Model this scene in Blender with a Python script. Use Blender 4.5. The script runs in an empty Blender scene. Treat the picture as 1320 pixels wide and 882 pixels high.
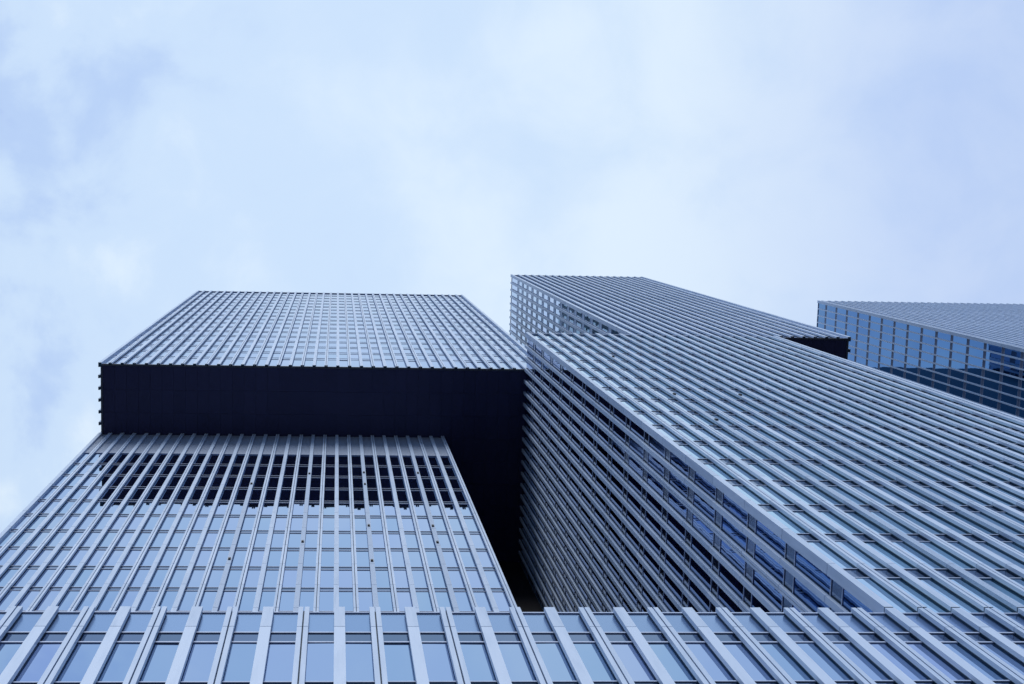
import bpy, bmesh, math, random
from mathutils import Matrix, Vector

random.seed(7)
scene = bpy.context.scene
COL = scene.collection
R = math.radians

# ------------------------------------------------------------------ camera
EYE = 1.6
cam_data = bpy.data.cameras.new("camera")
cam = bpy.data.objects.new("camera", cam_data)
COL.objects.link(cam)
PITCH, ROLL, YAW = R(83.0012), R(0.8088), R(-3.3019)
rgt, fwd, upv = Vector((1, 0, 0)), Vector((0, math.cos(PITCH), math.sin(PITCH))), Vector((0, -math.sin(PITCH), math.cos(PITCH)))
r2 = rgt * math.cos(YAW) + fwd * math.sin(YAW)
f2 = fwd * math.cos(YAW) - rgt * math.sin(YAW)
r3 = r2 * math.cos(ROLL) + upv * math.sin(ROLL)
u3 = upv * math.cos(ROLL) - r2 * math.sin(ROLL)
m = Matrix((r3, u3, -f2)).transposed().to_4x4()
m.translation = Vector((0, 0, EYE))
cam.matrix_world = m
cam_data.sensor_width = 36.0
cam_data.sensor_fit = 'HORIZONTAL'
cam_data.lens = 36.0 * 1600 / 1320
cam_data.shift_x = (660 - 525) / 1320
cam_data.clip_start = 0.1
cam_data.clip_end = 8000
scene.camera = cam

# ------------------------------------------------------------------ sky, sun, exposure
SUN_EL, SUN_AZ = R(40), R(187)          # azimuth clockwise from +Y: the sun stands behind the viewer
world = bpy.data.worlds.new("World")
scene.world = world
world.use_nodes = True
nt = world.node_tree
nt.nodes.clear()
N, L = nt.nodes, nt.links
out = N.new('ShaderNodeOutputWorld')
bg = N.new('ShaderNodeBackground')
bg.inputs['Strength'].default_value = 0.1
L.new(bg.outputs[0], out.inputs['Surface'])
sky = N.new('ShaderNodeTexSky')
sky.sky_type = 'NISHITA'
sky.sun_disc = False
sky.sun_elevation = SUN_EL
sky.sun_rotation = SUN_AZ
tc = N.new('ShaderNodeTexCoord')
sep = N.new('ShaderNodeSeparateXYZ')
L.new(tc.outputs['Generated'], sep.inputs[0])


def wmath(op, a, b=None, clamp=False):
    n = N.new('ShaderNodeMath')
    n.operation = op
    n.use_clamp = clamp
    for i, v in enumerate((a, b)):
        if v is None:
            continue
        if isinstance(v, (int, float)):
            n.inputs[i].default_value = v
        else:
            L.new(v, n.inputs[i])
    return n.outputs[0]


zc = wmath('MAXIMUM', sep.outputs[2], 0.12)
comb = N.new('ShaderNodeCombineXYZ')
L.new(wmath('DIVIDE', sep.outputs[0], zc), comb.inputs[0])
L.new(wmath('DIVIDE', sep.outputs[1], zc), comb.inputs[1])


def cloud_noise(scale, detail, rough, off, dist=0.0):
    mp = N.new('ShaderNodeMapping')
    mp.inputs['Location'].default_value = off
    L.new(comb.outputs[0], mp.inputs['Vector'])
    n = N.new('ShaderNodeTexNoise')
    n.inputs['Scale'].default_value = scale
    n.inputs['Detail'].default_value = detail
    n.inputs['Roughness'].default_value = rough
    n.inputs['Distortion'].default_value = dist
    L.new(mp.outputs[0], n.inputs['Vector'])
    return n.outputs['Fac']


def wramp(fac, stops):
    n = N.new('ShaderNodeValToRGB')
    cr = n.color_ramp
    cr.interpolation = 'EASE'
    cr.elements[0].position, cr.elements[0].color = stops[0][0], (*stops[0][1], 1)
    cr.elements[1].position, cr.elements[1].color = stops[-1][0], (*stops[-1][1], 1)
    for p, c in stops[1:-1]:
        e = cr.elements.new(p)
        e.color = (*c, 1)
    L.new(fac, n.inputs['Fac'])
    return n.outputs['Color']


big = cloud_noise(2.6, 3, 0.45, (8.1, 3.3, 0.5))
fine = cloud_noise(9.0, 7, 0.55, (2.2, 6.0, 5.0), 0.25)
lump = wmath('ADD', wmath('MULTIPLY', big, 0.48), wmath('MULTIPLY', fine, 0.52))
# the cover is thin and lumpy to the west, thicker and smoother overhead
px = wmath('DIVIDE', sep.outputs[0], zc)
west = wmath('MULTIPLY', wmath('ADD', px, 0.02), -3.6, True)
gain = wmath('ADD', wmath('MULTIPLY', west, 0.8), 0.34)
fac = wmath('ADD', wmath('MULTIPLY', wmath('SUBTRACT', lump, 0.5), gain), wmath('SUBTRACT', 0.57, wmath('MULTIPLY', west, 0.075)))
glow = wmath('SUBTRACT', 1.0, wmath('MULTIPLY', wmath('ABSOLUTE', wmath('SUBTRACT', px, 0.27)), 4.5), True)   # thinnest cover, light coming through
fac = wmath('ADD', fac, wmath('MULTIPLY', glow, 0.035))
cloud = wramp(fac, [(0.36, (0.38, 0.51, 0.92)), (0.45, (0.53, 0.70, 1.01)), (0.54, (0.66, 0.83, 1.06)), (0.63, (0.80, 0.94, 1.09))])
grad = wmath('ADD', wmath('MULTIPLY', wmath('MAXIMUM', sep.outputs[2], 0.0), 0.44), 0.58)   # an overcast sky is darker low down
sc_ = N.new('ShaderNodeVectorMath')
sc_.operation = 'SCALE'
L.new(wmath('MULTIPLY', grad, 9.7), sc_.inputs['Scale'])
L.new(cloud, sc_.inputs[0])
mix = N.new('ShaderNodeMix')
mix.data_type = 'RGBA'
mix.inputs['Factor'].default_value = 0.93
L.new(sky.outputs[0], mix.inputs['A'])
tint = wramp(wmath('MAXIMUM', sep.outputs[2], 0.0), [(0.0, (0.66, 0.82, 1.0)), (0.9, (1.0, 1.0, 1.0))])
east = wramp(wmath('MULTIPLY', wmath('SUBTRACT', wmath('ADD', px, wmath('MULTIPLY', big, 0.3)), 0.40), 3.4, True), [(0.0, (1.0, 1.0, 1.0)), (1.0, (0.80, 0.83, 0.97))])
tn = N.new('ShaderNodeVectorMath')
tn.operation = 'MULTIPLY'
L.new(tint, tn.inputs[0])
L.new(sc_.outputs[0], tn.inputs[1])
te = N.new('ShaderNodeVectorMath')
te.operation = 'MULTIPLY'
L.new(east, te.inputs[0])
L.new(tn.outputs[0], te.inputs[1])
L.new(te.outputs[0], mix.inputs['B'])
L.new(mix.outputs['Result'], bg.inputs['Color'])

sun_data = bpy.data.lights.new("sun", 'SUN')
sun_data.energy = 1.9
sun_data.angle = R(25)
sun_data.color = (1.0, 0.98, 0.95)
sun = bpy.data.objects.new("sun", sun_data)
COL.objects.link(sun)
sd = Vector((math.sin(SUN_AZ) * math.cos(SUN_EL), math.cos(SUN_AZ) * math.cos(SUN_EL), math.sin(SUN_EL)))
sun.rotation_euler = sd.to_track_quat('Z', 'Y').to_euler()
sun.location = sd * 400

scene.view_settings.view_transform = 'Standard'
scene.view_settings.look = 'None'
scene.view_settings.exposure = 0.0
scene.view_settings.gamma = 1.0
scene.render.engine = 'CYCLES'
scene.cycles.max_bounces = 8
scene.cycles.glossy_bounces = 5
scene.cycles.diffuse_bounces = 3
scene.cycles.use_denoising = True

# ------------------------------------------------------------------ materials


def new_mat(name):
    mt = bpy.data.materials.new(name)
    mt.use_nodes = True
    nt = mt.node_tree
    return mt, nt, nt.nodes['Principled BSDF']


def node(nt, kind, **kw):
    n = nt.nodes.new(kind)
    for k, v in kw.items():
        setattr(n, k, v)
    return n


def ramp(nt, fac, stops):
    n = node(nt, 'ShaderNodeValToRGB')
    cr = n.color_ramp
    cr.elements[0].position, cr.elements[0].color = stops[0][0], (*stops[0][1], 1)
    cr.elements[1].position, cr.elements[1].color = stops[-1][0], (*stops[-1][1], 1)
    for p, c in stops[1:-1]:
        e = cr.elements.new(p)
        e.color = (*c, 1)
    nt.links.new(fac, n.inputs['Fac'])
    return n.outputs['Color']


def metal_mat(name, c0, c1, rough=0.45, metallic=0.0, scale=(3, 3, 0.35)):
    """Coated aluminium: cast-to-cast tint per panel, faint streaks down its length."""
    mt, nt, b = new_mat(name)
    geo = node(nt, 'ShaderNodeNewGeometry')
    mp = node(nt, 'ShaderNodeMapping')
    mp.inputs['Scale'].default_value = scale
    nt.links.new(geo.outputs['Position'], mp.inputs['Vector'])
    nz = node(nt, 'ShaderNodeTexNoise')
    nz.inputs['Scale'].default_value = 2.0
    nz.inputs['Detail'].default_value = 6
    nz.inputs['Roughness'].default_value = 0.6
    nt.links.new(mp.outputs[0], nz.inputs['Vector'])
    add = node(nt, 'ShaderNodeMath', operation='MULTIPLY_ADD')
    nt.links.new(geo.outputs['Random Per Island'], add.inputs[0])
    add.inputs[1].default_value = 0.45
    nt.links.new(nz.outputs['Fac'], add.inputs[2])
    col = ramp(nt, add.outputs[0], [(0.38, c0), (0.95, c1)])
    nt.links.new(col, b.inputs['Base Color'])
    rr = node(nt, 'ShaderNodeMapRange')
    rr.inputs['To Min'].default_value = rough - 0.08
    rr.inputs['To Max'].default_value = rough + 0.08
    nt.links.new(nz.outputs['Fac'], rr.inputs['Value'])
    nt.links.new(rr.outputs[0], b.inputs['Roughness'])
    b.inputs['Metallic'].default_value = metallic
    return mt


def glass_mat(name, c0, c1, rough=0.015, wave=0.02):
    """Solar-control glass: a coated, mirror-like pane, each pane a little different, faintly wavy."""
    mt, nt, b = new_mat(name)
    geo = node(nt, 'ShaderNodeNewGeometry')
    oi = node(nt, 'ShaderNodeObjectInfo')
    a = node(nt, 'ShaderNodeMath', operation='ADD')
    nt.links.new(geo.outputs['Random Per Island'], a.inputs[0])
    nt.links.new(oi.outputs['Random'], a.inputs[1])
    fr = node(nt, 'ShaderNodeMath', operation='FRACT')
    nt.links.new(a.outputs[0], fr.inputs[0])
    col = ramp(nt, fr.outputs[0], [(0.0, c0), (1.0, c1)])
    nt.links.new(col, b.inputs['Base Color'])
    b.inputs['Metallic'].default_value = 1.0
    b.inputs['Roughness'].default_value = rough
    nz = node(nt, 'ShaderNodeTexNoise')
    nz.inputs['Scale'].default_value = 1.1
    nz.inputs['Detail'].default_value = 1
    nt.links.new(geo.outputs['Position'], nz.inputs['Vector'])
    bp = node(nt, 'ShaderNodeBump')
    bp.inputs['Strength'].default_value = wave
    bp.inputs['Distance'].default_value = 0.05
    nt.links.new(nz.outputs['Fac'], bp.inputs['Height'])
    nt.links.new(bp.outputs[0], b.inputs['Normal'])
    return mt


ALU = metal_mat("coated_aluminium", (0.38, 0.50, 0.69), (0.53, 0.65, 0.84), 0.42)
ALU_RAIL = metal_mat("transom_aluminium", (0.40, 0.50, 0.70), (0.48, 0.57, 0.76), 0.4)
GAP = metal_mat("dark_gasket_and_shade", (0.012, 0.055, 0.10), (0.02, 0.08, 0.14), 0.6)
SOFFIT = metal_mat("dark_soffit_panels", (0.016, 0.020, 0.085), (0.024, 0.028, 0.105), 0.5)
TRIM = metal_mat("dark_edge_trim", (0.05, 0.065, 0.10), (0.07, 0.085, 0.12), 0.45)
GLASS = glass_mat("coated_glass", (0.32, 0.47, 0.66), (0.40, 0.50, 0.72))
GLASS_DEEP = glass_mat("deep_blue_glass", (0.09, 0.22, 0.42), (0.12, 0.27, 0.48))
GLASS_SIDE = glass_mat("shaded_side_glass", (0.04, 0.14, 0.36), (0.07, 0.19, 0.44))  # coated glass toned darker, imitating dim reflections on the middle tower's side
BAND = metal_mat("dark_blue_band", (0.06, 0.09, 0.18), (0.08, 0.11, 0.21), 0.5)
TEAL = metal_mat("teal_shade_tone", (0.04, 0.13, 0.18), (0.06, 0.17, 0.22), 0.6)  # dark tone put on an unseen face so its reflection looks shaded
GLASS_TEAL = glass_mat("teal_shaded_glass", (0.08, 0.22, 0.32), (0.12, 0.28, 0.38))  # panes of that unseen face, darkened for the same reflection
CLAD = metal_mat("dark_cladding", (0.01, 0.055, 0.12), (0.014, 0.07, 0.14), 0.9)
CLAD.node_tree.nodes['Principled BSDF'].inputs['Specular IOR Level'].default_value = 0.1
GLASS_SKY = glass_mat("pale_teal_glass", (0.44, 0.66, 0.80), (0.54, 0.71, 0.85))
SPANDREL = glass_mat("spandrel_glass", (0.09, 0.16, 0.27), (0.13, 0.20, 0.33), 0.10)
SPANDREL_PALE = glass_mat("pale_spandrel_glass", (0.40, 0.52, 0.70), (0.46, 0.57, 0.76), 0.15)
PARAPET = glass_mat("parapet_glass", (0.20, 0.32, 0.52), (0.24, 0.36, 0.56), 0.2)
BLACK = metal_mat("black_housing_and_blocker", (0.006, 0.006, 0.01), (0.012, 0.012, 0.018), 0.4)


def grille_mat():
    mt, nt, b = new_mat("perforated_grille")
    geo = node(nt, 'ShaderNodeNewGeometry')
    v = node(nt, 'ShaderNodeTexVoronoi')
    v.inputs['Scale'].default_value = 34
    nt.links.new(geo.outputs['Position'], v.inputs['Vector'])
    col = ramp(nt, v.outputs['Distance'], [(0.2, (0.24, 0.34, 0.50)), (0.6, (0.37, 0.49, 0.68))])
    nt.links.new(col, b.inputs['Base Color'])
    b.inputs['Roughness'].default_value = 0.5
    return mt


def louver_mat():
    mt, nt, b = new_mat("louvred_panel")
    geo = node(nt, 'ShaderNodeNewGeometry')
    sp = node(nt, 'ShaderNodeSeparateXYZ')
    nt.links.new(geo.outputs['Position'], sp.inputs[0])
    w = node(nt, 'ShaderNodeMath', operation='MULTIPLY')
    nt.links.new(sp.outputs[0], w.inputs[0])
    w.inputs[1].default_value = 70
    s = node(nt, 'ShaderNodeMath', operation='SINE')
    nt.links.new(w.outputs[0], s.inputs[0])
    mr = node(nt, 'ShaderNodeMapRange')
    mr.inputs['From Min'].default_value = -1
    nt.links.new(s.outputs[0], mr.inputs['Value'])
    col = ramp(nt, mr.outputs[0], [(0.0, (0.20, 0.26, 0.38)), (1.0, (0.30, 0.38, 0.52))])
    nt.links.new(col, b.inputs['Base Color'])
    bp = node(nt, 'ShaderNodeBump')
    bp.inputs['Strength'].default_value = 0.5
    bp.inputs['Distance'].default_value = 0.02
    nt.links.new(mr.outputs[0], bp.inputs['Height'])
    nt.links.new(bp.outputs[0], b.inputs['Normal'])
    b.inputs['Roughness'].default_value = 0.45
    return mt


def paving_mat():
    mt, nt, b = new_mat("paving")
    geo = node(nt, 'ShaderNodeNewGeometry')
    br = node(nt, 'ShaderNodeTexBrick')
    br.inputs['Scale'].default_value = 1.2
    br.inputs['Color1'].default_value = (0.06, 0.06, 0.065, 1)
    br.inputs['Color2'].default_value = (0.08, 0.08, 0.085, 1)
    br.inputs['Mortar'].default_value = (0.04, 0.04, 0.04, 1)
    nt.links.new(geo.outputs['Position'], br.inputs['Vector'])
    nt.links.new(br.outputs['Color'], b.inputs['Base Color'])
    b.inputs['Roughness'].default_value = 0.8
    return mt


GRILLE, LOUVER, PAVING = grille_mat(), louver_mat(), paving_mat()

# ------------------------------------------------------------------ mesh helpers


class MB:
    def __init__(self):
        self.v, self.f = [], []

    def box(self, x0, x1, y0, y1, z0, z1):
        b = len(self.v)
        self.v += [(x0, y0, z0), (x1, y0, z0), (x1, y1, z0), (x0, y1, z0), (x0, y0, z1), (x1, y0, z1), (x1, y1, z1), (x0, y1, z1)]
        self.f += [tuple(b + i for i in q) for q in ((3, 2, 1, 0), (4, 5, 6, 7), (0, 1, 5, 4), (1, 2, 6, 5), (2, 3, 7, 6), (3, 0, 4, 7))]

    def pane(self, x0, x1, z0, z1, j=0.0):
        """A sheet of glass facing -Y, 12 mm thick, each leaning a hair its own way."""
        b = len(self.v)
        jx, jz = random.uniform(-j, j), random.uniform(-j, j)
        cx, cz = (x0 + x1) / 2, (z0 + z1) / 2
        for dy in (0, 0.012):
            for x, z in ((x0, z0), (x1, z0), (x1, z1), (x0, z1)):
                self.v.append((x, dy + jx * (x - cx) + jz * (z - cz), z))
        self.f += [tuple(b + i for i in q) for q in ((0, 1, 2, 3), (7, 6, 5, 4), (0, 4, 5, 1), (1, 5, 6, 2), (2, 6, 7, 3), (3, 7, 4, 0))]

    def mesh(self, name, mats):
        me = bpy.data.meshes.new(name)
        me.from_pydata(self.v, [], self.f)
        for mt in (mats if isinstance(mats, (list, tuple)) else [mats]):
            me.materials.append(mt)
        me.update()
        return me


WPOS = {}


def put(name, me, parent, loc, rz=0.0):
    """Links an object at a world location under its parent (parents are only ever translated)."""
    o = bpy.data.objects.new(name, me)
    COL.objects.link(o)
    loc = Vector(loc)
    WPOS[o.name] = loc
    if parent is not None:
        o.parent = parent
        o.location = loc - WPOS[parent.name]
    else:
        o.location = loc
    o.rotation_euler.z = rz
    return o


def thing(name, label, cat, loc, group=None):
    o = put(name, None, None, loc)
    o.empty_display_size = 2
    o['label'] = label
    o['category'] = cat
    if group:
        o['group'] = group
    return o


# ------------------------------------------------------------------ the grid measured from the photograph
P = 0.832                                  # facade bay
X0 = -16.46                                # bay 0, left corner of the left tower
Z_TOP = 148.0 + EYE
Z_MID = 86.49 + EYE                        # where every tower shifts
Z_POD = 28.40 + EYE
Y_C = 9.80                                 # outer fin plane of podium and middle tower
Y_A = 12.34                                # outer fin plane of the upper left block and right tower
Y_B = 17.30                                # outer fin plane of the lower left block
FIN_D = 0.165                               # fins stand this far off the glass
FW = 0.225                                  # fin width


def bx(k):
    return X0 + k * P


def levels(first, step, lo, hi, height):
    """Spandrel bands (bottom, top) inside lo..hi, tops at first + n*step."""
    res = []
    z = first
    while z - step > lo:
        z -= step
    while z < hi + height:
        if z - height > lo and z < hi:
            res.append((z - height, z))
        z += step
    return res


def fin_mesh(kind, z0, z1, joints, depth=FIN_D, width=FW):
    """Local: centred on x=0, glass plane y=0, outward -y, z from 0.  A pale profile in storey-high
    lengths, carried off the glass by a narrower dark mullion."""
    a = MB()
    cuts = [z0] + [j for j in joints if z0 + 0.3 < j < z1 - 0.3] + [z1]
    back = -0.05 if depth > 0.1 else -0.005
    ends = []
    for i in range(len(cuts) - 1):
        lo = cuts[i] - z0 + (0.012 if i else 0)
        hi = cuts[i + 1] - z0 - (0.012 if i < len(cuts) - 2 else 0)
        n = len(a.f)
        if kind == 'double':
            w = width * 0.44
            g = width * 0.51
            a.box(-g, -g + w, -depth, back, lo, hi)
            a.box(g - w, g, -depth, back, lo, hi)
        elif kind == 'corner':
            a.box(-width / 2, width / 2, -depth, 0.16, lo, hi)
        else:
            a.box(-width / 2, width / 2, -depth, back, lo, hi)
        if i == 0:
            ends = list(range(n, len(a.f), 6))
    h = z1 - z0
    n = len(a.f)
    if kind == 'corner':
        a.box(-width / 2 + 0.02, width / 2 - 0.02, -depth + 0.02, 0.14, 0.02, h - 0.02)
    else:
        a.box(-width * 0.42, width * 0.42, back - 0.004, -0.004, 0.02, h - 0.02)
        if kind != 'double':
            a.box(-width / 2 + 0.02, width / 2 - 0.02, -depth + 0.025, back - 0.006, 0.02, h - 0.02)
    me = a.mesh('fin', [GRILLE if kind == 'grille' else ALU, GAP])
    for p in me.polygons[n:]:
        p.material_index = 1
    for i in ends:
        me.polygons[i].material_index = 1  # undersides take the dark tone, painting in their shade
    return me


def window_jitter():
    return random.uniform(-0.004, 0.004)


class Facade:
    """One face of a block.  local x runs along the face, local -y is outward, z is world height."""

    def __init__(self, block, origin, rz, xs, z0, z1, bands, joints=None, glass=GLASS, spandrel=SPANDREL,
                 fin_depth=FIN_D, fin_width=FW, kinds=None, jitter=0.004, transom=True):
        self.block, self.o, self.rz = block, Vector((origin[0], origin[1], 0)), rz
        self.xs, self.z0, self.z1, self.bands = xs, z0, z1, bands
        self.joints = joints if joints is not None else [t for _, t in bands]
        self.glass, self.spandrel = glass, spandrel
        self.fd, self.fw, self.kinds, self.jit = fin_depth, fin_width, kinds, jitter
        self.transom = transom

    def place(self, x, z):
        return self.o + Matrix.Rotation(self.rz, 3, 'Z') @ Vector((x, 0, 0)) + Vector((0, 0, z))

    def fins(self, name='fin', skip=(), merged_after=None):
        cache = {}
        rest = MB()
        for i, x in enumerate(self.xs):
            k = self.kinds[i] if self.kinds else 'plain'
            if i in skip:
                continue
            if merged_after is not None and i >= merged_after:
                for (dx, w) in (((-0.1, 0.1), (0.1, 0.1)) if k == 'double' else ((0, self.fw),)):
                    rest.box(x + dx - w / 2, x + dx + w / 2, -self.fd, -0.005, self.z0, self.z1)
                continue
            if k not in cache:
                cache[k] = fin_mesh(k, self.z0, self.z1, self.joints, self.fd, self.fw)
            put(name, cache[k], self.block, self.place(x, self.z0), self.rz)
        if rest.f:
            o = put(name, rest.mesh('fin', ALU), self.block, self.o, self.rz)
            o['kind'] = 'stuff'

    def bays(self):
        return sorted(((min(a, b), max(a, b)) for a, b in zip(self.xs[:-1], self.xs[1:])))

    def spandrels(self, proj=0.022, th=0.045):
        x0, x1 = min(self.xs), max(self.xs)
        for lo, hi in self.bands:
            a = MB()
            for p0, p1 in self.bays():
                a.pane(p0, p1, lo, hi, 0.002)
            n = len(a.f)
            for z in (lo, hi):
                a.box(x0, x1, -proj, -0.003, z - th / 2, z + th / 2)
            me = a.mesh('spandrel_band', [self.spandrel, ALU_RAIL])
            for p in me.polygons[n:]:
                p.material_index = 1
            put('spandrel_band', me, self.block, self.o, self.rz)

    def rows(self):
        zs = [self.z0]
        for lo, hi in self.bands:
            zs += [lo, hi]
        zs.append(self.z1)
        return [(zs[i], zs[i + 1]) for i in range(0, len(zs), 2) if zs[i + 1] - zs[i] > 0.15]

    def windows(self, single=0, only=None):
        """The first `single` panes (bottom row up) are objects of their own, the rest one mass."""
        cache = {}
        rest = MB()
        n = 0
        for z0, z1 in self.rows():
            for p0, p1 in self.bays():
                ok = n < single and (only is None or only(p0, p1))
                if ok:
                    n += 1
                    key = (round(z1 - z0, 3), round(p1 - p0, 3))
                    if key not in cache:
                        a = MB()
                        a.pane(-(p1 - p0) / 2, (p1 - p0) / 2, 0, z1 - z0)
                        cache[key] = a.mesh('window', self.glass)
                    o = put('window', cache[key], self.block, self.place((p0 + p1) / 2, z0), self.rz)
                    o.rotation_euler.x = random.uniform(-self.jit, self.jit)
                    o.rotation_euler.z += random.uniform(-self.jit, self.jit)
                else:
                    rest.pane(p0, p1, z0, z1, self.jit)
        if rest.f:
            o = put('window', rest.mesh('window', self.glass), self.block, self.o, self.rz)
            o['kind'] = 'stuff'


def core(name, parent, x0, x1, y0, y1, z0, z1, mat=SOFFIT):
    """The dark body of a block behind its glass, with its roof."""
    a = MB()
    cx, cy = (x0 + x1) / 2, (y0 + y1) / 2
    a.box(x0 - cx, x1 - cx, y0 - cy, y1 - cy, 0, z1 - z0)
    return put(name, a.mesh(name, mat), parent, (cx, cy, z0))


def front_kinds(ks, grille=()):
    res = []
    for k in ks:
        if k in grille:
            res.append('grille')
        else:
            res.append('double' if k % 2 else 'plain')
    return res


def soffit(block, x0, x1, y0, y1, z, nx, ny):
    """Dark panels with open joints hung under an overhang, inside a paler edge trim."""
    a = MB()
    w, d = (x1 - x0 - 0.3) / nx, (y1 - y0 - 0.3) / ny
    for i in range(nx):
        for j in range(ny):
            xa, ya = x0 + 0.15 + i * w, y0 + 0.15 + j * d
            a.box(xa + 0.005, xa + w - 0.005, ya + 0.005, ya + d - 0.005, z, z + 0.04)
    put('soffit', a.mesh('soffit', SOFFIT), block, (0, 0, 0))
    t = MB()
    t.box(x0, x1, y0, y0 + 0.14, z - 0.03, z + 0.1)
    t.box(x0, x0 + 0.14, y0 + 0.143, y1, z - 0.03, z + 0.1)
    t.box(x1 - 0.14, x1, y0 + 0.143, y1, z - 0.03, z + 0.1)
    put('edge_trim', t.mesh('edge_trim', TRIM), block, (0, 0, 0))


def coping(block, x0, x1, y0, y1, z):
    a = MB()
    a.box(x0, x1, y0, y0 + 0.3, z - 0.12, z)
    a.box(x0, x0 + 0.3, y0 + 0.303, y1, z - 0.12, z)
    a.box(x1 - 0.3, x1, y0 + 0.303, y1, z - 0.12, z)
    put('roof_coping', a.mesh('roof_coping', ALU_RAIL), block, (0, 0, 0))


BACK = 44.0

# ------------------------------------------------------------------ ground
g = MB()
g.box(-3000, 3000, -3000, 3000, -0.5, 0)
ground = put('ground', g.mesh('ground', PAVING), None, (0, 0, 0))
ground['kind'] = 'structure'

# ------------------------------------------------------------------ podium
pod = thing('podium_building', 'long glazed base building with broad pale vertical fins, under all three towers', 'building', (bx(60), Y_C + 15, 0))
PY = Y_C + FIN_D
PL, PR = -14, 132
pod_body = core('podium_body', pod, bx(PL) + 0.1, bx(PR) - 0.1, PY + 0.1, BACK + 2, 0.0, 28.0 + EYE)
z_rail, z_par, z_sp = 28.40 + EYE, 27.05 + EYE, 26.45 + EYE
near = [k for k in range(PL, PR + 1)]
bands = [(4.2 + EYE + i * 4.0 - 0.6, 4.2 + EYE + i * 4.0) for i in range(4)] + [(23.62 + EYE, 24.22 + EYE)]
bands = bands[:4] + [(19.7 + EYE, 20.3 + EYE), (23.62 + EYE, 24.22 + EYE)]
vis = range(8, 43)
f_far_l = Facade(pod_body, (0, PY), 0, [bx(k) for k in range(PL, 9)], 0.2, z_sp, bands, kinds=front_kinds(range(PL, 9)))
f_mid = Facade(pod_body, (0, PY), 0, [bx(k) for k in range(8, 43)], 0.2, z_sp, bands, kinds=front_kinds(range(8, 43)), jitter=0.003)
f_far_r = Facade(pod_body, (0, PY), 0, [bx(k) for k in range(42, PR + 1)], 0.2, z_sp, bands, kinds=front_kinds(range(42, PR + 1)))
for f in (f_far_l, f_mid, f_far_r):
    f.spandrels(0.025, 0.05)
    rows = f.rows()
    cache, rest = {}, MB()
    for (z0, z1) in rows:
        for p0, p1 in f.bays():
            if f is f_mid and z1 > z_sp - 0.1:
                if 'w' not in cache:
                    a = MB()
                    a.pane(-P / 2, P / 2, 0, z1 - z0)
                    cache['w'] = a.mesh('window', GLASS)
                o = put('window', cache['w'], pod_body, f.place((p0 + p1) / 2, z0), 0)
                o.rotation_euler.x = random.uniform(-0.004, 0.004)
                o.rotation_euler.z = random.uniform(-0.006, 0.006)
            else:
                rest.pane(p0, p1, z0, z1, 0.003)
    o = put('window', rest.mesh('window', GLASS), pod_body, f.o, 0)
    o['kind'] = 'stuff'
    # frieze of dark spandrel glass and frosted parapet glass above the top windows
    a = MB()
    for p0, p1 in f.bays():
        a.pane(p0, p1, z_sp, z_par, 0.001)
    n1 = len(a.f)
    for p0, p1 in f.bays():
        a.pane(p0, p1, z_par, z_rail - 0.02, 0.002)
    n2 = len(a.f)
    x0, x1 = min(f.xs), max(f.xs)
    for z, th in ((z_sp, 0.06), (z_par, 0.06)):
        a.box(x0, x1, -0.025, -0.003, z - th / 2, z + th / 2)
    a.box(x0, x1, -0.03, 0.14, z_rail - 0.06, z_rail)
    me = a.mesh('parapet', [SPANDREL, PARAPET, ALU_RAIL])
    for i, p in enumerate(me.polygons):
        p.material_index = 0 if i < n1 else (1 if i < n2 else 2)
    put('parapet', me, pod_body, f.o, 0)
# fins of the podium stop a little above the rail; under the middle tower they run on into its own fins
joints = [27.03 + EYE - 4.0 * i for i in range(7)][::-1]
cache, rest = {}, MB()
Z_FIN = 28.36 + EYE
for k in near:
    kd = 'double' if k % 2 else 'plain'
    if 8 <= k <= 42:
        if kd not in cache:
            cache[kd] = fin_mesh(kd, 0.2, Z_FIN, joints, FIN_D, 0.25)
        put('fin', cache[kd], pod_body, (bx(k), PY, 0.2))
    else:
        for (dx, w) in (((-0.09, 0.105), (0.09, 0.105)) if kd == 'double' else ((0, FW),)):
            rest.box(bx(k) + dx - w / 2, bx(k) + dx + w / 2, PY - FIN_D, PY - 0.005, 0.2, Z_FIN)
o = put('fin', rest.mesh('fin', ALU), pod_body, (0, 0, 0))
o['kind'] = 'stuff'

# ------------------------------------------------------------------ left tower: lower block set back, upper block overhanging it
GROUP = 'three linked office towers'
lt = thing('office_tower', 'left tower, its wide upper block jutting over a dark soffit above a set-back lower block', 'tower', (bx(19), Y_B + 10, 0), GROUP)
# lower block (bays 0..29)
GY = Y_B + FIN_D
lb = core('lower_block', lt, bx(0) + 0.2, bx(29) - 0.05, GY + 0.1, BACK, 28.0 + EYE, Z_MID - 0.06)
LOUV_Z = 80.35 + EYE
bands_b = [(z - 0.45, z) for z in [53.0 + EYE + 3.055 * i for i in range(-8, 9)] if z < LOUV_Z - 1]
ks = list(range(0, 30))
xs = [bx(k) for k in ks]
xs[0] += 0.13
fb = Facade(lb, (0, GY), 0, xs, 28.2 + EYE, LOUV_Z, bands_b, kinds=front_kinds(ks, (14, 18, 22, 26)))
fb.kinds[0] = 'corner'
fb.windows(single=58)
fb.spandrels()
fb2 = Facade(lb, (0, GY), 0, xs, 28.2 + EYE, Z_MID - 0.02, bands_b, kinds=fb.kinds)
fb2.fins()
a = MB()
for p0, p1 in fb.bays():
    for z0, z1 in ((LOUV_Z + 0.03, 83.3 + EYE), (83.33 + EYE, Z_MID - 0.02)):
        a.box(p0, p1, -0.03, 0.05, z0, z1)
put('louvre_band', a.mesh('louvre_band', LOUVER), lb, (0, GY, 0))
a = MB()
a.box(min(xs), max(xs), -0.06, -0.003, LOUV_Z - 0.03, LOUV_Z + 0.027)
put('transom', a.mesh('transom', ALU_RAIL), lb, (0, GY, 0))
bxm = MB()
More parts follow.
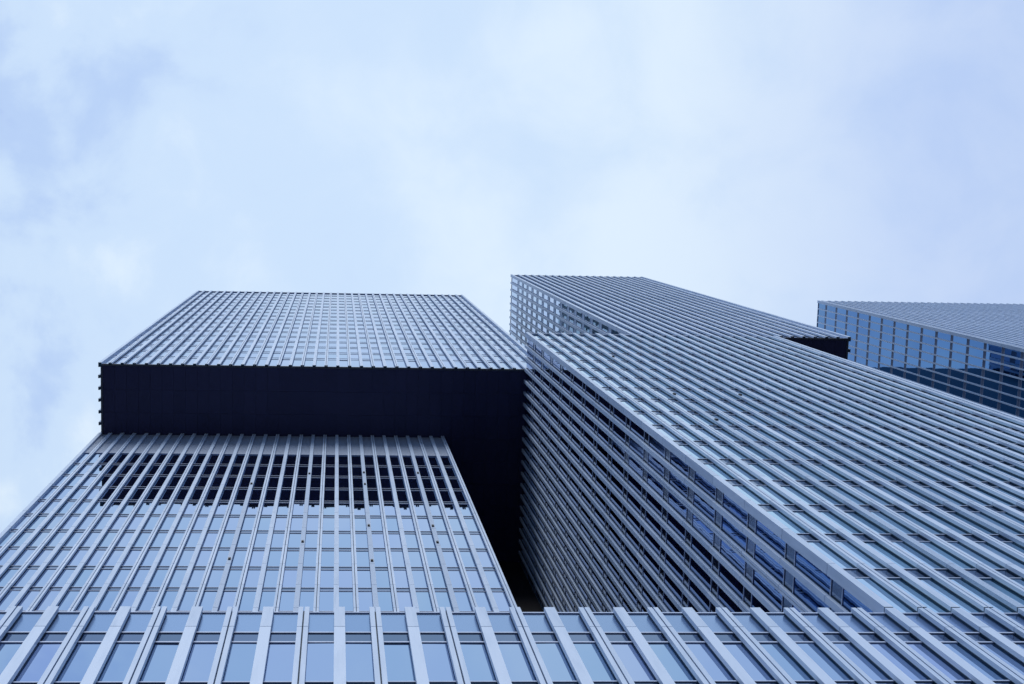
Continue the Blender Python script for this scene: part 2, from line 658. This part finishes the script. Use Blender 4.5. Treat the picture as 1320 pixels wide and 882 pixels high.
bxm.box(-0.06, 0.06, -0.05, 0.0, -0.12, 0.12)
bxm.box(-0.045, 0.045, -0.07, -0.051, -0.09, 0.09)
box_mesh = bxm.mesh('facade_lamp_box', BLACK)
for k, z in ((18, 59.6), (22, 74.7), (22, 71.7), (22, 62.6), (22, 56.5), (26, 74.7), (26, 62.6), (26, 59.6), (14, 56.7), (18, 74.3), (14, 71.6)):
    put('facade_lamp_box', box_mesh, lb, (bx(k), Y_B - 0.003, z + EYE))
# left side of the lower block
n_side = int((BACK - GY) / P)
fbl = Facade(lb, (bx(0) + FIN_D, GY), -math.pi / 2, [-(i * P) for i in range(0, n_side)], 28.2 + EYE, Z_MID - 0.02, bands_b)
fbl.windows()
fbl.spandrels()
fbl.fins(skip=(0,), merged_after=1)

# upper block (bays 0..38)
AY = Y_A + FIN_D
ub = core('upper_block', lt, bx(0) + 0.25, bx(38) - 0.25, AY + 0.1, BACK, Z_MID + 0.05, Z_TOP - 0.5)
bands_a = [(z - 0.4, z + 0.4) for z in [90.7 + EYE + 3.385 * i for i in range(17)]]
ks = list(range(0, 39))
xs = [bx(k) for k in ks]
xs[0] += 0.13
xs[-1] -= 0.13
fa = Facade(ub, (0, AY), 0, xs, Z_MID + 0.12, Z_TOP - 0.12, bands_a, spandrel=SPANDREL_PALE, kinds=front_kinds(ks))
fa.kinds[0] = fa.kinds[-1] = 'corner'
fa.windows(single=38)
fa.spandrels()
fa.z0, fa.z1 = Z_MID - 0.05, Z_TOP + 0.05
fa.fins()
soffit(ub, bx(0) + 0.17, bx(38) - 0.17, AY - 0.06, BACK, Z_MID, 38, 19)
coping(ub, bx(0) + 0.17, bx(38) - 0.17, AY - 0.1, BACK, Z_TOP)
n_side = int((BACK - AY) / P)
fal = Facade(ub, (bx(0) + FIN_D, AY), -math.pi / 2, [-(i * P) for i in range(0, n_side)], Z_MID + 0.12, Z_TOP - 0.12, bands_a)
fal.windows()
fal.spandrels()
fal.z0 = Z_MID - 0.05
fal.fins(skip=(0,), merged_after=7)
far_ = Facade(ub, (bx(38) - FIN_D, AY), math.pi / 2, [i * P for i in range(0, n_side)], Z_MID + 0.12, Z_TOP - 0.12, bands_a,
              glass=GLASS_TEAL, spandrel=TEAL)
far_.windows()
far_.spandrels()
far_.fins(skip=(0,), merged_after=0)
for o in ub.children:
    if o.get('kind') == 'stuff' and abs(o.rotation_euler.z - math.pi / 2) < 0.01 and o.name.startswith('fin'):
        o.data.materials[0] = TEAL  # fins darkened as well, only for their mirror image

# ------------------------------------------------------------------ middle tower: lower block (bays 36..58), upper block shifted right (45..64)
mt_ = thing('office_tower', 'middle tower of close-set pale fins, its upper block shifted right over a small dark soffit', 'tower', (bx(47), Y_C + 15, 0), GROUP)
CY = Y_C + FIN_D
mlb = core('lower_block', mt_, bx(36) + 0.15, bx(57.42) - 0.05, CY + 0.1, BACK, 28.05 + EYE, Z_MID - 0.1)
bands_c = [(z - 0.78, z) for z in [31.95 + EYE + 3.45 * i for i in range(16)]]
ks = list(range(36, 59))
xs = [bx(min(k, 57.42)) for k in ks]
fc = Facade(mlb, (0, CY), 0, xs, 28.42 + EYE, Z_MID, bands_c, glass=GLASS_SKY, kinds=front_kinds(ks, (40, 44)))
fc.kinds[0] = 'corner'
fc.windows(single=60)
fc.spandrels(0.025, 0.045)
fc.fins()
for k, z in ((40, 60.0), (40, 53.1), (44, 60.0), (40, 73.8)):
    put('facade_lamp_box', box_mesh, mlb, (bx(k), Y_C - 0.003, z + EYE))
n_side = int((BACK - CY) / P)
fcl = Facade(mlb, (bx(36) - 0.125 + FIN_D, CY), -math.pi / 2, [-(i * P) for i in range(0, n_side)], 28.42 + EYE, Z_MID, bands_c,
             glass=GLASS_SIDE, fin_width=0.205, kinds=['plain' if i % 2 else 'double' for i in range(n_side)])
fcl.windows(single=40)
fcl.spandrels(0.025, 0.045)
fcl.fins(skip=(0,))
coping(mlb, bx(36) + 0.08, bx(57.42) + 0.06, CY - 0.1, Y_A - 0.3, Z_MID)

mub = core('upper_block', mt_, bx(45) + 0.2, bx(64) - 0.1, CY + 0.1, BACK - 6, Z_MID + 0.05, Z_TOP - 0.5)
bands_c2 = [(z - 0.55, z + 0.55) for z in [142.45 + EYE - 3.48 * i for i in range(16)]][::-1]
ks = list(range(45, 65))
xs = [bx(k) for k in ks]
fc2 = Facade(mub, (0, CY), 0, xs, Z_MID + 0.12, Z_TOP - 0.12, bands_c2, spandrel=SPANDREL_PALE, kinds=front_kinds(ks))
fc2.kinds[0] = fc2.kinds[-1] = 'corner'
fc2.windows()
fc2.spandrels()
fc2.z0, fc2.z1 = Z_MID + 0.01, Z_TOP + 0.05
fc2.fins()
n_side = int((BACK - 6 - CY) / P)
for xg, rz, sgn in ((bx(45) - 0.125 + FIN_D, -math.pi / 2, -1), (bx(64) + 0.125 - FIN_D, math.pi / 2, 1)):
    fs = Facade(mub, (xg, CY), rz, [sgn * (i * P) for i in range(0, n_side)], Z_MID + 0.12, Z_TOP - 0.12, bands_c2,
                spandrel=ALU if sgn < 0 else BAND, glass=GLASS if sgn < 0 else SPANDREL)  # right face darkened so its image in the right tower reads dark
    fs.windows()
    fs.spandrels()
    fs.z0 = Z_MID - 0.02
    fs.fins(skip=(0,), merged_after=14 if sgn < 0 else 4)
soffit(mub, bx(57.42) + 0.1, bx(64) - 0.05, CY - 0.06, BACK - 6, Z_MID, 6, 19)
coping(mub, bx(45), bx(64), CY - 0.1, BACK - 6, Z_TOP)

# dark blocks that close the slots between the towers
core('slot_light_blocker', lt, bx(29) + 0.0, bx(36) - 0.02, 26.5, BACK + 1.5, 28.03 + EYE, Z_MID - 0.08, BLACK)  # added black mass: keeps light out of the slot, stands for its shade
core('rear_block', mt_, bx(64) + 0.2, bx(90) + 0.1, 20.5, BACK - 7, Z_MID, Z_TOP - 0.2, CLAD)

rb = bpy.data.objects['rear_block']
for i in range(26):
    h, w = random.uniform(0.25, 0.9), random.uniform(0.4, 1.1)
    a = MB()
    a.box(-w / 2, w / 2, 0, 1.2, 0, h)
    a.box(-w / 3, w / 3, 0.1, 1.0, h + 0.002, h + random.uniform(0.1, 0.4))
    put('roof_unit', a.mesh('roof_unit', CLAD), rb, (bx(65) + i * 0.8 + random.uniform(-0.2, 0.2), 20.52, Z_TOP - 0.198))

# ------------------------------------------------------------------ right tower
rt = thing('office_tower', 'right tower at the picture edge with blue reflecting glass side and very fine fins', 'tower', (bx(110), Y_A + 15, 0), GROUP)
DX0, DX1 = 90, 128
rub = core('upper_block', rt, bx(DX0) + 0.55, bx(DX1) - 0.2, AY + 0.1, BACK, 28.0 + EYE, Z_TOP - 0.5)
bands_d = [(z - 0.24, z + 0.24) for z in [145.5 + EYE - 3.08 * i for i in range(38)]][::-1]
ks = list(range(DX0, DX1 + 1))
xs = [bx(k) for k in ks]
xs[0] += 0.36
fd = Facade(rub, (0, AY), 0, xs, 28.2 + EYE, Z_TOP - 0.12, bands_d, kinds=front_kinds(ks))
fd.kinds[0] = 'corner'
fd.windows()
fd.spandrels()
fd.z1 = Z_TOP + 0.05
fd.fins()
n_side = int((BACK - AY) / P)
fdl = Facade(rub, (bx(DX0) + 0.2 + FIN_D, AY), -math.pi / 2, [-(i * P) for i in range(0, n_side)], 28.2 + EYE, Z_TOP - 0.12, bands_d,
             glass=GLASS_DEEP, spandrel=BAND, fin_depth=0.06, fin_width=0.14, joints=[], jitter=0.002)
fdl.windows(single=0)
fdl.spandrels(0.008, 0.03)
fdl.fins(name='mullion', skip=(0,), merged_after=24)
coping(rub, bx(DX0) + 0.3, bx(DX1), AY - 0.1, BACK, Z_TOP)
